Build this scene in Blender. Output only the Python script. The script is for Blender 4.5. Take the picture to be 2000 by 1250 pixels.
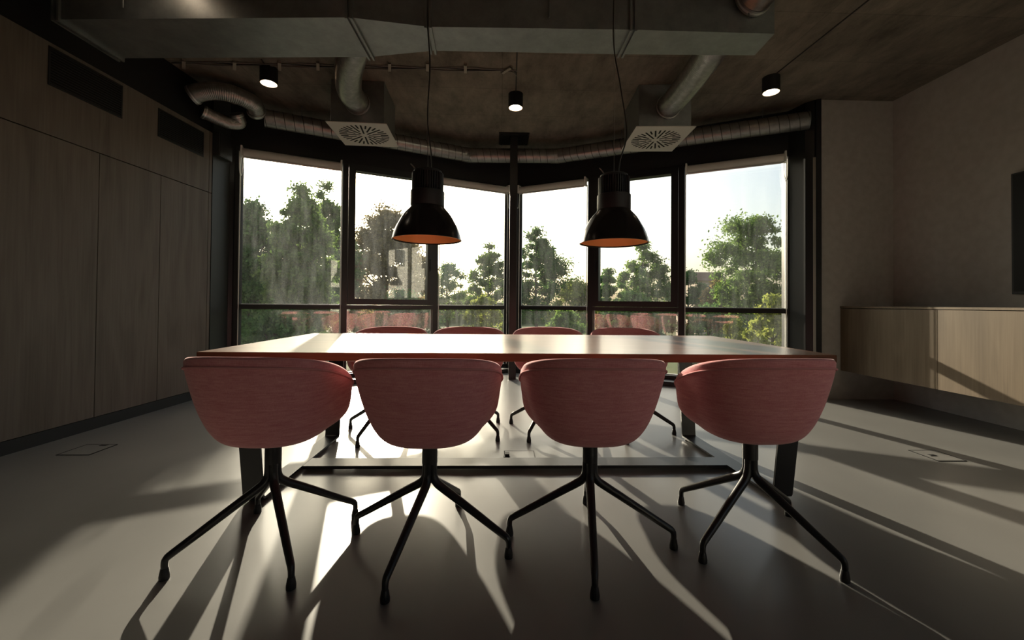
import bpy, bmesh, math, random
import numpy as np
from mathutils import Vector, Matrix
random.seed(7)
for o in list(bpy.data.objects):
    bpy.data.objects.remove(o, do_unlink=True)
scene = bpy.context.scene
COL = scene.collection
PI = math.pi

# ------------------------------------------------------------------ camera
F_PX, CY_PX, YAW, PITCH, ROLL, EYE = 815.5, 581.7, .0277, .0137, .0084, 1.003
cam = bpy.data.cameras.new('camera'); camo = bpy.data.objects.new('camera', cam); COL.objects.link(camo)
cam.sensor_fit = 'HORIZONTAL'; cam.sensor_width = 36.0; cam.lens = 36.0*F_PX/2000
cam.shift_y = (CY_PX-625.0)/2000.0
cam.clip_start = .02; cam.clip_end = 600
fwd = Vector((math.sin(YAW)*math.cos(PITCH), math.cos(YAW)*math.cos(PITCH), math.sin(PITCH)))
rt = Vector((math.cos(YAW), -math.sin(YAW), 0)); up = rt.cross(fwd)
r2 = math.cos(ROLL)*rt+math.sin(ROLL)*up; u2 = -math.sin(ROLL)*rt+math.cos(ROLL)*up
camo.matrix_world = Matrix(((r2.x, u2.x, -fwd.x, 0), (r2.y, u2.y, -fwd.y, 0), (r2.z, u2.z, -fwd.z, EYE), (0, 0, 0, 1)))
scene.camera = camo

# ------------------------------------------------------------------ light
SUN_AZ, SUN_EL = math.radians(-17.3), math.radians(17.0)
world = bpy.data.worlds.new('world'); scene.world = world; world.use_nodes = True
wn = world.node_tree; wn.nodes.clear()
sky = wn.nodes.new('ShaderNodeTexSky'); sky.sky_type = 'NISHITA'; sky.sun_disc = False
sky.sun_elevation = SUN_EL; sky.sun_rotation = SUN_AZ; sky.air_density = 1.0; sky.dust_density = 5.0; sky.ozone_density = 1.0
bg = wn.nodes.new('ShaderNodeBackground'); bg.inputs['Strength'].default_value = .27
wo = wn.nodes.new('ShaderNodeOutputWorld')
hsv = wn.nodes.new('ShaderNodeHueSaturation'); hsv.inputs['Saturation'].default_value = .8
wn.links.new(sky.outputs[0], hsv.inputs['Color']); wn.links.new(hsv.outputs[0], bg.inputs['Color']); wn.links.new(bg.outputs[0], wo.inputs[0])
sl = bpy.data.lights.new('sun', 'SUN'); slo = bpy.data.objects.new('sun', sl); COL.objects.link(slo)
sl.energy = 12.0; sl.angle = math.radians(.55); sl.color = (1.0, .84, .66)
sd = Vector((math.sin(SUN_AZ)*math.cos(SUN_EL), math.cos(SUN_AZ)*math.cos(SUN_EL), math.sin(SUN_EL)))
slo.rotation_euler = sd.to_track_quat('Z', 'Y').to_euler(); slo.location = sd*50
vs = scene.view_settings
vs.view_transform = 'Standard'; vs.look = 'None'; vs.exposure = 0.0; vs.gamma = 1.0; vs.use_curve_mapping = False

# ------------------------------------------------------------------ helpers
MATS = {}
def mat(name, color=(.5, .5, .5), rough=.5, metal=0.0, spec=.5, emit=None, estr=0.0):
    m = bpy.data.materials.new(name); m.use_nodes = True
    b = m.node_tree.nodes['Principled BSDF']
    b.inputs['Base Color'].default_value = (*color, 1); b.inputs['Roughness'].default_value = rough
    b.inputs['Metallic'].default_value = metal; b.inputs['Specular IOR Level'].default_value = spec
    if emit:
        b.inputs['Emission Color'].default_value = (*emit, 1); b.inputs['Emission Strength'].default_value = estr
    MATS[name] = m
    return m
def nodes(m): return m.node_tree.nodes, m.node_tree.links, m.node_tree.nodes['Principled BSDF']
def noise_color(m, c1, c2, scale=(1, 1, 1), nscale=5, detail=6, rough=.6, p0=.35, p1=.65, coord='Object', bump=0.0, bdist=.01, rrange=None, distort=0.0):
    n, l, b = nodes(m)
    tc = n.new('ShaderNodeTexCoord'); mp = n.new('ShaderNodeMapping'); mp.inputs['Scale'].default_value = scale
    nz = n.new('ShaderNodeTexNoise'); nz.inputs['Scale'].default_value = nscale; nz.inputs['Detail'].default_value = detail
    nz.inputs['Roughness'].default_value = rough; nz.inputs['Distortion'].default_value = distort
    cr = n.new('ShaderNodeValToRGB'); cr.color_ramp.elements[0].position = p0; cr.color_ramp.elements[1].position = p1
    cr.color_ramp.elements[0].color = (*c1, 1); cr.color_ramp.elements[1].color = (*c2, 1)
    l.new(tc.outputs[coord], mp.inputs[0]); l.new(mp.outputs[0], nz.inputs['Vector']); l.new(nz.outputs['Fac'], cr.inputs[0]); l.new(cr.outputs[0], b.inputs['Base Color'])
    if bump:
        bp = n.new('ShaderNodeBump'); bp.inputs['Strength'].default_value = bump; bp.inputs['Distance'].default_value = bdist
        l.new(nz.outputs['Fac'], bp.inputs['Height']); l.new(bp.outputs[0], b.inputs['Normal'])
    if rrange:
        mr = n.new('ShaderNodeMapRange'); mr.inputs['To Min'].default_value = rrange[0]; mr.inputs['To Max'].default_value = rrange[1]
        l.new(nz.outputs['Fac'], mr.inputs['Value']); l.new(mr.outputs[0], b.inputs['Roughness'])
    return nz, cr, mp, tc

class MB:
    def __init__(s): s.v = []; s.f = []
    def box(s, x0, x1, y0, y1, z0, z1):
        i = len(s.v)
        s.v += [(x0, y0, z0), (x1, y0, z0), (x1, y1, z0), (x0, y1, z0), (x0, y0, z1), (x1, y0, z1), (x1, y1, z1), (x0, y1, z1)]
        s.f += [tuple(i+k for k in q) for q in ((3, 2, 1, 0), (4, 5, 6, 7), (0, 1, 5, 4), (1, 2, 6, 5), (2, 3, 7, 6), (3, 0, 4, 7))]
        return s
    def hexa(s, p):   # 8 corners ordered as box()
        i = len(s.v); s.v += [tuple(q) for q in p]
        s.f += [tuple(i+k for k in q) for q in ((3, 2, 1, 0), (4, 5, 6, 7), (0, 1, 5, 4), (1, 2, 6, 5), (2, 3, 7, 6), (3, 0, 4, 7))]
        return s
    def prism(s, poly, z0, z1):   # poly CCW from above
        i = len(s.v); n = len(poly)
        s.v += [(x, y, z0) for x, y in poly]+[(x, y, z1) for x, y in poly]
        s.f.append(tuple(i+k for k in reversed(range(n)))); s.f.append(tuple(i+n+k for k in range(n)))
        for k in range(n): s.f.append((i+k, i+(k+1) % n, i+n+(k+1) % n, i+n+k))
        return s
    def tube(s, pts, rad, seg=12, caps=True):
        pts = [Vector(p) for p in pts]; n = len(pts)
        if not hasattr(rad, '__len__'): rad = [rad]*n
        t0 = (pts[1]-pts[0]).normalized()
        a = Vector((0, 0, 1)) if abs(t0.z) < .9 else Vector((1, 0, 0))
        nrm = (a-t0*a.dot(t0)).normalized(); base = len(s.v)
        for k in range(n):
            t = (pts[min(k+1, n-1)]-pts[max(k-1, 0)]).normalized()
            nrm = (nrm-t*nrm.dot(t)).normalized(); bn = t.cross(nrm)
            for j in range(seg):
                an = 2*PI*j/seg
                s.v.append(tuple(pts[k]+rad[k]*(math.cos(an)*nrm+math.sin(an)*bn)))
        for k in range(n-1):
            for j in range(seg):
                s.f.append((base+k*seg+j, base+k*seg+(j+1) % seg, base+(k+1)*seg+(j+1) % seg, base+(k+1)*seg+j))
        if caps:
            s.f.append(tuple(base+j for j in reversed(range(seg)))); s.f.append(tuple(base+(n-1)*seg+j for j in range(seg)))
        return s
    def lathe(s, prof, seg=48, c=(0, 0), closed=False):
        base = len(s.v); n = len(prof)
        for r, z in prof:
            for j in range(seg):
                a = 2*PI*j/seg; s.v.append((c[0]+r*math.cos(a), c[1]+r*math.sin(a), z))
        for k in range(n if closed else n-1):
            k2 = (k+1) % n
            for j in range(seg):
                s.f.append((base+k*seg+j, base+k*seg+(j+1) % seg, base+k2*seg+(j+1) % seg, base+k2*seg+j))
        if not closed:
            s.f.append(tuple(base+j for j in reversed(range(seg)))); s.f.append(tuple(base+(n-1)*seg+j for j in range(seg)))
        return s
    def build(s, name, m, parent=None, smooth=False, off=None, bevel=0.0, angle=40):
        off = Vector(off) if off is not None else (parent.get('_o') if parent is not None and '_o' in parent else None)
        me = bpy.data.meshes.new(name)
        vv = s.v
        if off is not None: ox, oy, oz = off[0], off[1], off[2]; vv = [(x-ox, y-oy, z-oz) for x, y, z in vv]
        me.from_pydata(vv, [], s.f); me.update()
        bm = bmesh.new(); bm.from_mesh(me); bmesh.ops.recalc_face_normals(bm, faces=bm.faces[:]); bm.to_mesh(me); bm.free()
        o = bpy.data.objects.new(name, me); COL.objects.link(o)
        me.materials.append(MATS[m] if isinstance(m, str) else m)
        if smooth:
            for p in me.polygons: p.use_smooth = True
            me.set_sharp_from_angle(angle=math.radians(angle))
        if bevel:
            md = o.modifiers.new('bevel', 'BEVEL'); md.width = bevel; md.segments = 2; md.limit_method = 'ANGLE'
        if parent is not None: o.parent = parent
        return o
def tag(o, label=None, cat=None, group=None, kind=None):
    if label: o['label'] = label
    if cat: o['category'] = cat
    if group: o['group'] = group
    if kind: o['kind'] = kind
    return o
ORG = {}
def thing(name, loc=(0, 0, 0), rz=0, label=None, cat=None, group=None, kind=None):
    o = bpy.data.objects.new(name, None); COL.objects.link(o); o.location = loc; o.rotation_euler = (0, 0, rz); o.empty_display_size = .1
    return tag(o, label, cat, group, kind)
def copy_tree(o, parent=None):
    c = o.copy(); COL.objects.link(c)
    if parent is not None: c.parent = parent
    for ch in list(o.children): copy_tree(ch, c)
    return c
def spline(pts, n=60):   # Catmull-Rom through points
    P = [Vector(p) for p in pts]; P = [P[0]*2-P[1]]+P+[P[-1]*2-P[-2]]; out = []
    m = len(P)-3
    for k in range(n+1):
        u = k/n*m; i = min(int(u), m-1); t = u-i
        a, b, c, d = P[i:i+4]
        out.append(.5*((2*b)+(c-a)*t+(2*a-5*b+4*c-d)*t*t+(3*b-a-3*c+d)*t**3))
    return out

# ------------------------------------------------------------------ materials
m = mat('concrete_ceiling', rough=.85, spec=.3)
nz, cr, mp, tc = noise_color(m, (.105, .092, .073), (.33, .285, .23), (1.6, .7, 1), 2.4, 12, .74, .3, .72, bump=.35, bdist=.02)
n, l, b = nodes(m)
bk = n.new('ShaderNodeTexBrick'); bk.offset = 0; bk.inputs['Scale'].default_value = 1; bk.inputs['Brick Width'].default_value = 2.5; bk.inputs['Row Height'].default_value = .62
bk.inputs['Mortar Size'].default_value = .004; bk.inputs['Color1'].default_value = (1, 1, 1, 1); bk.inputs['Color2'].default_value = (.86, .86, .86, 1); bk.inputs['Mortar'].default_value = (.7, .7, .7, 1)
mx = n.new('ShaderNodeMix'); mx.data_type = 'RGBA'; mx.blend_type = 'MULTIPLY'; mx.inputs[0].default_value = 1
l.new(tc.outputs['Object'], bk.inputs['Vector']); l.new(cr.outputs[0], mx.inputs[6]); l.new(bk.outputs[0], mx.inputs[7]); l.new(mx.outputs[2], b.inputs['Base Color'])
m = mat('resin_floor', rough=.3, spec=.5)
noise_color(m, (.17, .168, .163), (.225, .222, .215), (1, .6, 1), 2.0, 5, .5, .25, .75, rrange=(.26, .33))
m = mat('wall_paint', rough=.75, spec=.3)
noise_color(m, (.50, .47, .44), (.56, .53, .50), (1, 1, 1), 14, 4, .5, bump=.04, bdist=.002)
mat('black_paint', (.012, .012, .013), .55, 0, .4)
mat('black_frame', (.012, .012, .013), .38, 0, .5)
mat('black_steel', (.016, .016, .017), .36, .0, .5)
mat('black_gloss', (.010, .010, .011), .22, 0, .5)
mat('dark_panel', (.035, .038, .036), .45, 0, .5)
mat('black_plastic', (.015, .015, .016), .5, 0, .4)
mat('base_dark', (.018, .018, .018), .5, 0, .4)
mat('white_plate', (.62, .60, .56), .5, 0, .5)
mat('slot_dark', (.012, .012, .012), .7, 0, .2)
mat('aluminium', (.72, .71, .70), .35, .8, .5)
mat('blind_cloth', (.62, .60, .56), .8, 0, .2)
mat('white_plastic', (.75, .74, .70), .4, 0, .5)
mat('clip_plastic', (.38, .34, .28), .6, 0, .4)
mat('grey_cable', (.20, .185, .17), .5, 0, .4)
mat('dark_cable', (.035, .032, .03), .5, 0, .4)
mat('gold_paint', (.88, .50, .20), .45, .2, .5)
mat('lamp_lens', (.9, .85, .78), .4, 0, .5, (1.0, .86, .68), 14.0)
mat('lamp_inner', (.75, .62, .48), .5, 0, .5)
mat('tv_black', (.005, .005, .006), .4, 0, .15)
mat('seam_dark', (.10, .10, .10), .5, .6, .5); mat('stainless', (.55, .52, .48), .3, .9, .5)
m = mat('galvanised', (.34, .35, .35), .42, .75, .5)
noise_color(m, (.22, .235, .235), (.34, .355, .35), (1, 1, 1), 7, 8, .7, .3, .7, rrange=(.32, .5))
m = mat('flex_foil', (.62, .60, .58), .34, .85, .5)
noise_color(m, (.36, .35, .34), (.5, .485, .47), (1, 1, 1), 20, 4, .6, bump=.1, bdist=.004)
m = mat('spiral_steel', (.46, .45, .44), .33, .85, .5)
noise_color(m, (.30, .295, .29), (.42, .41, .40), (1, 1, 1), 12, 5, .6)
# woods
def wood(name, c1, c2, along, rough=.5, fine=40.0, spec=.4, bump=.03):
    m = mat(name, rough=rough, spec=spec); n, l, b = nodes(m)
    tc = n.new('ShaderNodeTexCoord'); mp = n.new('ShaderNodeMapping')
    sc = [1.6, 1.6, 1.6]; sc[along] = .22; mp.inputs['Scale'].default_value = sc
    nz = n.new('ShaderNodeTexNoise'); nz.inputs['Scale'].default_value = 3.2; nz.inputs['Detail'].default_value = 3; nz.inputs['Roughness'].default_value = .5; nz.inputs['Distortion'].default_value = .6
    mu = n.new('ShaderNodeMath'); mu.operation = 'MULTIPLY'; mu.inputs[1].default_value = 16.0
    sn = n.new('ShaderNodeMath'); sn.operation = 'SINE'
    mp2 = n.new('ShaderNodeMapping'); s2 = [fine*2, fine*2, fine*2]; s2[along] = fine*.06; mp2.inputs['Scale'].default_value = s2
    n2 = n.new('ShaderNodeTexNoise'); n2.inputs['Scale'].default_value = 1.0; n2.inputs['Detail'].default_value = 5
    ad = n.new('ShaderNodeMath'); ad.operation = 'MULTIPLY_ADD'; ad.inputs[1].default_value = .22; 
    cr = n.new('ShaderNodeValToRGB'); cr.color_ramp.elements[0].position = .1; cr.color_ramp.elements[1].position = .95
    cr.color_ramp.elements[0].color = (*c1, 1); cr.color_ramp.elements[1].color = (*c2, 1)
    l.new(tc.outputs['Object'], mp.inputs[0]); l.new(mp.outputs[0], nz.inputs['Vector']); l.new(nz.outputs['Fac'], mu.inputs[0]); l.new(mu.outputs[0], sn.inputs[0])
    l.new(tc.outputs['Object'], mp2.inputs[0]); l.new(mp2.outputs[0], n2.inputs['Vector'])
    l.new(sn.outputs[0], ad.inputs[0]); l.new(n2.outputs['Fac'], ad.inputs[2]); l.new(ad.outputs[0], cr.inputs[0]); l.new(cr.outputs[0], b.inputs['Base Color'])
    bp = n.new('ShaderNodeBump'); bp.inputs['Strength'].default_value = bump; bp.inputs['Distance'].default_value = .003
    l.new(n2.outputs['Fac'], bp.inputs['Height']); l.new(bp.outputs[0], b.inputs['Normal'])
    return m
wood('plywood_wall', (.115, .094, .074), (.185, .158, .13), 2, .6)
wood('cabinet_wood', (.095, .066, .038), (.160, .116, .072), 2, .55)
wood('table_wood', (.17, .070, .034), (.36, .165, .088), 0, .3, 30, .5, .02)
_b = MATS['table_wood'].node_tree.nodes['Principled BSDF']; _b.inputs['Coat Weight'].default_value = .9; _b.inputs['Coat Roughness'].default_value = .22; _b.inputs['Coat IOR'].default_value = 1.65
wood('table_edge_dimmed', (.080, .032, .016), (.185, .082, .043), 0, .7, 30, .25, .02)
# fabric
m = mat('pink_fabric', rough=.9, spec=.2); n, l, b = nodes(m)
tc = n.new('ShaderNodeTexCoord')
def thread(sc):
    mp = n.new('ShaderNodeMapping'); mp.inputs['Scale'].default_value = sc
    nz = n.new('ShaderNodeTexNoise'); nz.inputs['Scale'].default_value = 1; nz.inputs['Detail'].default_value = 3
    l.new(tc.outputs['Object'], mp.inputs[0]); l.new(mp.outputs[0], nz.inputs['Vector']); return nz
a1, a2, a3 = thread((30, 30, 420)), thread((520, 520, 60)), thread((12, 12, 150))
s1 = n.new('ShaderNodeMath'); s1.operation = 'ADD'; l.new(a1.outputs['Fac'], s1.inputs[0]); l.new(a2.outputs['Fac'], s1.inputs[1])
s2 = n.new('ShaderNodeMath'); s2.operation = 'ADD'; l.new(s1.outputs[0], s2.inputs[0]); l.new(a3.outputs['Fac'], s2.inputs[1])
s3 = n.new('ShaderNodeMath'); s3.operation = 'MULTIPLY'; s3.inputs[1].default_value = .333; l.new(s2.outputs[0], s3.inputs[0])
cr = n.new('ShaderNodeValToRGB'); cr.color_ramp.elements[0].position = .33; cr.color_ramp.elements[1].position = .67
cr.color_ramp.elements[0].color = (.68, .195, .215, 1); cr.color_ramp.elements[1].color = (.93, .430, .435, 1)
l.new(s3.outputs[0], cr.inputs[0]); l.new(cr.outputs[0], b.inputs['Base Color'])
b.inputs['Sheen Weight'].default_value = .25; b.inputs['Sheen Roughness'].default_value = .5
bp = n.new('ShaderNodeBump'); bp.inputs['Strength'].default_value = .25; bp.inputs['Distance'].default_value = .001
l.new(s3.outputs[0], bp.inputs['Height']); l.new(bp.outputs[0], b.inputs['Normal'])
mat('pink_piping', (.72, .31, .31), .8, 0, .2)
# glass: clear pane with faint streaky dirt
m = bpy.data.materials.new('window_glass'); m.use_nodes = True; MATS['window_glass'] = m
n, l = m.node_tree.nodes, m.node_tree.links; n.clear()
out = n.new('ShaderNodeOutputMaterial'); tr = n.new('ShaderNodeBsdfTransparent'); tr.inputs[0].default_value = (.93, .96, .95, 1)
gl = n.new('ShaderNodeBsdfGlossy'); gl.inputs['Roughness'].default_value = .0
lwt = n.new('ShaderNodeLayerWeight'); lwt.inputs['Blend'].default_value = .5
pw = n.new('ShaderNodeMath'); pw.operation = 'POWER'; pw.inputs[1].default_value = 5.0; l.new(lwt.outputs['Facing'], pw.inputs[0])
fr = n.new('ShaderNodeMath'); fr.operation = 'MULTIPLY_ADD'; fr.inputs[1].default_value = .92; fr.inputs[2].default_value = .08; l.new(pw.outputs[0], fr.inputs[0])
m1 = n.new('ShaderNodeMixShader'); l.new(fr.outputs[0], m1.inputs[0]); l.new(tr.outputs[0], m1.inputs[1]); l.new(gl.outputs[0], m1.inputs[2])
tl = n.new('ShaderNodeBsdfTranslucent'); tl.inputs[0].default_value = (.80, .86, .88, 1)
tc = n.new('ShaderNodeTexCoord'); mp = n.new('ShaderNodeMapping'); mp.inputs['Scale'].default_value = (9, 9, 1.4)
nz = n.new('ShaderNodeTexNoise'); nz.inputs['Scale'].default_value = 1.3; nz.inputs['Detail'].default_value = 8; nz.inputs['Roughness'].default_value = .7
mr = n.new('ShaderNodeMapRange'); mr.inputs['From Min'].default_value = .38; mr.inputs['From Max'].default_value = .75; mr.inputs['To Min'].default_value = .004; mr.inputs['To Max'].default_value = .028
l.new(tc.outputs['Object'], mp.inputs[0]); l.new(mp.outputs[0], nz.inputs['Vector']); l.new(nz.outputs['Fac'], mr.inputs['Value'])
m2 = n.new('ShaderNodeMixShader'); l.new(mr.outputs[0], m2.inputs[0]); l.new(m1.outputs[0], m2.inputs[1]); l.new(tl.outputs[0], m2.inputs[2])
l.new(m2.outputs[0], out.inputs[0])
# leaves and outdoors
def leaf_mat(name, c1, c2):
    m = bpy.data.materials.new(name); m.use_nodes = True; MATS[name] = m
    n, l = m.node_tree.nodes, m.node_tree.links; n.clear()
    out = n.new('ShaderNodeOutputMaterial'); df = n.new('ShaderNodeBsdfDiffuse'); tl = n.new('ShaderNodeBsdfTranslucent'); mx = n.new('ShaderNodeMixShader'); mx.inputs[0].default_value = .42
    g = n.new('ShaderNodeNewGeometry'); cr = n.new('ShaderNodeValToRGB'); cr.color_ramp.elements[0].color = (*c1, 1); cr.color_ramp.elements[1].color = (*c2, 1)
    l.new(g.outputs['Random Per Island'], cr.inputs[0]); l.new(cr.outputs[0], df.inputs[0]); l.new(cr.outputs[0], tl.inputs[0])
    l.new(df.outputs[0], mx.inputs[1]); l.new(tl.outputs[0], mx.inputs[2]); l.new(mx.outputs[0], out.inputs[0])
leaf_mat('leaf_green', (.08, .16, .035), (.25, .36, .09))
leaf_mat('leaf_deep', (.05, .125, .035), (.17, .29, .08))
leaf_mat('leaf_olive', (.18, .14, .06), (.38, .29, .12))
leaf_mat('leaf_bright', (.20, .26, .05), (.44, .46, .11))
m = mat('bark', rough=.9, spec=.2); noise_color(m, (.05, .038, .028), (.12, .095, .07), (6, 6, 1), 4, 6, .6, bump=.3)
m = mat('grass_ground', rough=.95, spec=.1); noise_color(m, (.05, .075, .02), (.12, .13, .05), (1, 1, 1), .6, 8, .7)
mat('facade', (.78, .75, .70), .8, 0, .3); mat('house_wall', (.45, .36, .28), .8, 0, .3); mat('house_roof', (.22, .13, .08), .8, 0, .3); mat('house_pane', (.06, .07, .08), .2, 0, .5)

# ------------------------------------------------------------------ room shell
H = 3.25
REAR = -5.0
CX, CYW = .186, 6.384            # corner where the two glazed walls meet
LE = Vector((-1, -.464, 0)).normalized(); RE = Vector((1, -.522, 0)).normalized()
LN = Vector((.464, -1, 0)).normalized(); RN = Vector((-.522, -1, 0)).normalized()   # inward normals
def wpt(side, x, z, d):          # x: world X on the glass plane, d: metres into the room
    if side == 'L': return Vector((x, 6.297+.464*x, z))+LN*d
    return Vector((x, 6.481-.522*x, z))+RN*d
def wbox(mb, side, x0, x1, z0, z1, d0, d1):
    P = lambda x, z, d: wpt(side, x, z, d)
    return mb.hexa([P(x0, z0, d1), P(x1, z0, d1), P(x1, z0, d0), P(x0, z0, d0), P(x0, z1, d1), P(x1, z1, d1), P(x1, z1, d0), P(x0, z1, d0)])
XL = lambda y: -3.10-.044*(4.33-y)      # face of the wooden wall
def struct(o): o['kind'] = 'structure'; return o
foot = [(-4.2, REAR-.2), (4.5, REAR-.2), (4.5, 4.5), (3.42, 4.85), (.19, 6.55), (-3.15, 5.0), (-4.2, 4.9)]
struct(MB().prism(foot, -.3, 0).build('floor', 'resin_floor'))
struct(MB().prism(foot, H, H+.3).build('ceiling', 'concrete_ceiling'))
# right wall, its unseen window sized and placed to throw fill light on the chairs
RWY = (-3.0, 1.25); RWZ = (1.12, 3.0)
rw = MB()
rw.box(4.27, 4.5, RWY[1], 4.42, 0, H); rw.box(4.27, 4.5, REAR, RWY[0], 0, H); rw.box(4.27, 4.5, RWY[0], RWY[1], 0, RWZ[0]); rw.box(4.27, 4.5, RWY[0], RWY[1], RWZ[1], H)
struct(rw.build('wall_right', 'wall_paint'))
struct(MB().prism([(3.455, 4.42), (4.5, 4.42), (4.5, 4.72), (3.455, 4.72)], 0, H).build('wall_back', 'wall_paint'))
BWX = (3.3, 4.25); BWZ = (.05, 3.15)  # unseen rear window, shaped to let fill light onto the chair backs
rr_ = MB().box(-4.0, BWX[0], REAR-.2, REAR, 0, H); rr_.box(BWX[1], 4.5, REAR-.2, REAR, 0, H); rr_.box(BWX[0], BWX[1], REAR-.2, REAR, 0, BWZ[0]); rr_.box(BWX[0], BWX[1], REAR-.2, REAR, BWZ[1], H)
struct(rr_.build('wall_rear', 'wall_paint'))
# left wall: black backing with wooden panels
LWY = (-2.3, -1.5); LWZ = (1.55, 2.4)
wl = MB()
def lw(mb, y0, y1, z0, z1, d0, d1):     # d: out of the wall face into the room
    mb.hexa([(XL(y0)-d1 if 0 else XL(y0)+d0, y0, z0), (XL(y0)+d1, y0, z0), (XL(y1)+d1, y1, z0), (XL(y1)+d0, y1, z0), (XL(y0)+d0, y0, z1), (XL(y0)+d1, y0, z1), (XL(y1)+d1, y1, z1), (XL(y1)+d0, y1, z1)])
    return mb
lw(wl, LWY[1], 4.53, 0, H, -.3, -.022); lw(wl, REAR, LWY[0], 0, H, -.3, -.022); lw(wl, LWY[0], LWY[1], 0, LWZ[0], -.3, -.022); lw(wl, LWY[0], LWY[1], LWZ[1], H, -.3, -.022)
wall_left = struct(wl.build('wall_left', 'black_paint'))
seams = [4.53, 4.487, 3.90, 3.34, 2.62, 2.0, 1.4, .8, .2, -.4, -1.0]
for a, bb in zip(seams[1:], seams[:-1]):
    lw(MB(), a+.003, bb-.003, .095, 2.148, -.022, 0).build('panel', 'plywood_wall', wall_left)
up_s = [4.53, 4.487, 2.62, .8, -1.0]
for a, bb in zip(up_s[1:], up_s[:-1]):
    lw(MB(), a+.003, bb-.003, 2.156, 2.80, -.022, 0).build('panel', 'plywood_wall', wall_left)
for y0, y1, z0, z1 in ((2.97, 3.512, 2.50, 2.772), (3.855, 4.40, 2.495, 2.752)):
    fr_ = MB(); t = .012
    lw(fr_, y0, y1, z0, z0+t, 0, .006); lw(fr_, y0, y1, z1-t, z1, 0, .006); lw(fr_, y0, y0+t, z0+t, z1-t, 0, .006); lw(fr_, y1-t, y1, z0+t, z1-t, 0, .006)
    g = fr_.build('vent_grille', 'black_plastic', wall_left)
    lw(MB(), y0+t, y1-t, z0+t, z1-t, 0, .001).build('vent_shade_sheet', 'slot_dark', g)  # flat dark sheet on the panel, paints the shade behind the slats
    nsl = 13
    for k in range(nsl):
        zz = z0+t+(z1-z0-2*t)*(k+.5)/nsl
        lw(MB(), y0+t, y1-t, zz-.004, zz+.002, .001, .005).build('slat', 'black_plastic', g)
struct(lw(MB(), -1.0, 4.53, 0, .09, -.022, -.004).build('baseboard_left', 'base_dark'))
# dark end panel between the wooden wall and the glazing
struct(MB().prism([(-3.4, 4.535), (-3.088, 4.535), (-3.078, 4.80), (-3.4, 4.80)], 0, H).build('trim_1', 'dark_panel'))
jl = MB().prism([(-3.4, 4.80), (-3.076, 4.80), (-3.02, 4.868), (-3.0, 4.93), (-3.12, 5.02), (-3.4, 5.0)], 0, H)
struct(jl.build('trim_2', 'black_frame'))
# right black jamb column and stainless strip
struct(MB().prism([(3.30, 4.72), (3.352, 4.50), (3.40, 4.43), (3.452, 4.42), (3.452, 4.9), (3.36, 4.9)], 0, H).build('trim_3', 'black_frame'))
struct(MB().prism([(3.385, 4.428), (3.407, 4.416), (3.409, 4.42), (3.387, 4.432)], .02, 2.62).build('trim_4', 'stainless'))
struct(MB().prism([(3.412, 4.415), (3.454, 4.395), (3.454, 4.42), (3.43, 4.44)], 0, H).build('trim_5', 'black_paint'))
# black lintel above the glazing and black sill below
ZG = 2.771; SILL = .075
for i, (sd_, x0, x1) in enumerate((('L', -3.1, CX), ('R', CX, 3.40))):
    struct(wbox(MB(), sd_, x0, x1, ZG, H, -.12, .05).build('trim_%d' % (6+i), 'black_paint'))
    struct(wbox(MB(), sd_, x0, x1, 0, .055, -.12, .26).build('trim_%d' % (8+i), 'black_frame'))
struct(MB().prism([(CX-.13, 6.30), (CX, 6.24), (CX+.13, 6.30), (CX+.05, 6.42), (CX-.05, 6.42)], 0, ZG+.05).build('trim_10', 'black_frame'))

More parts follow.
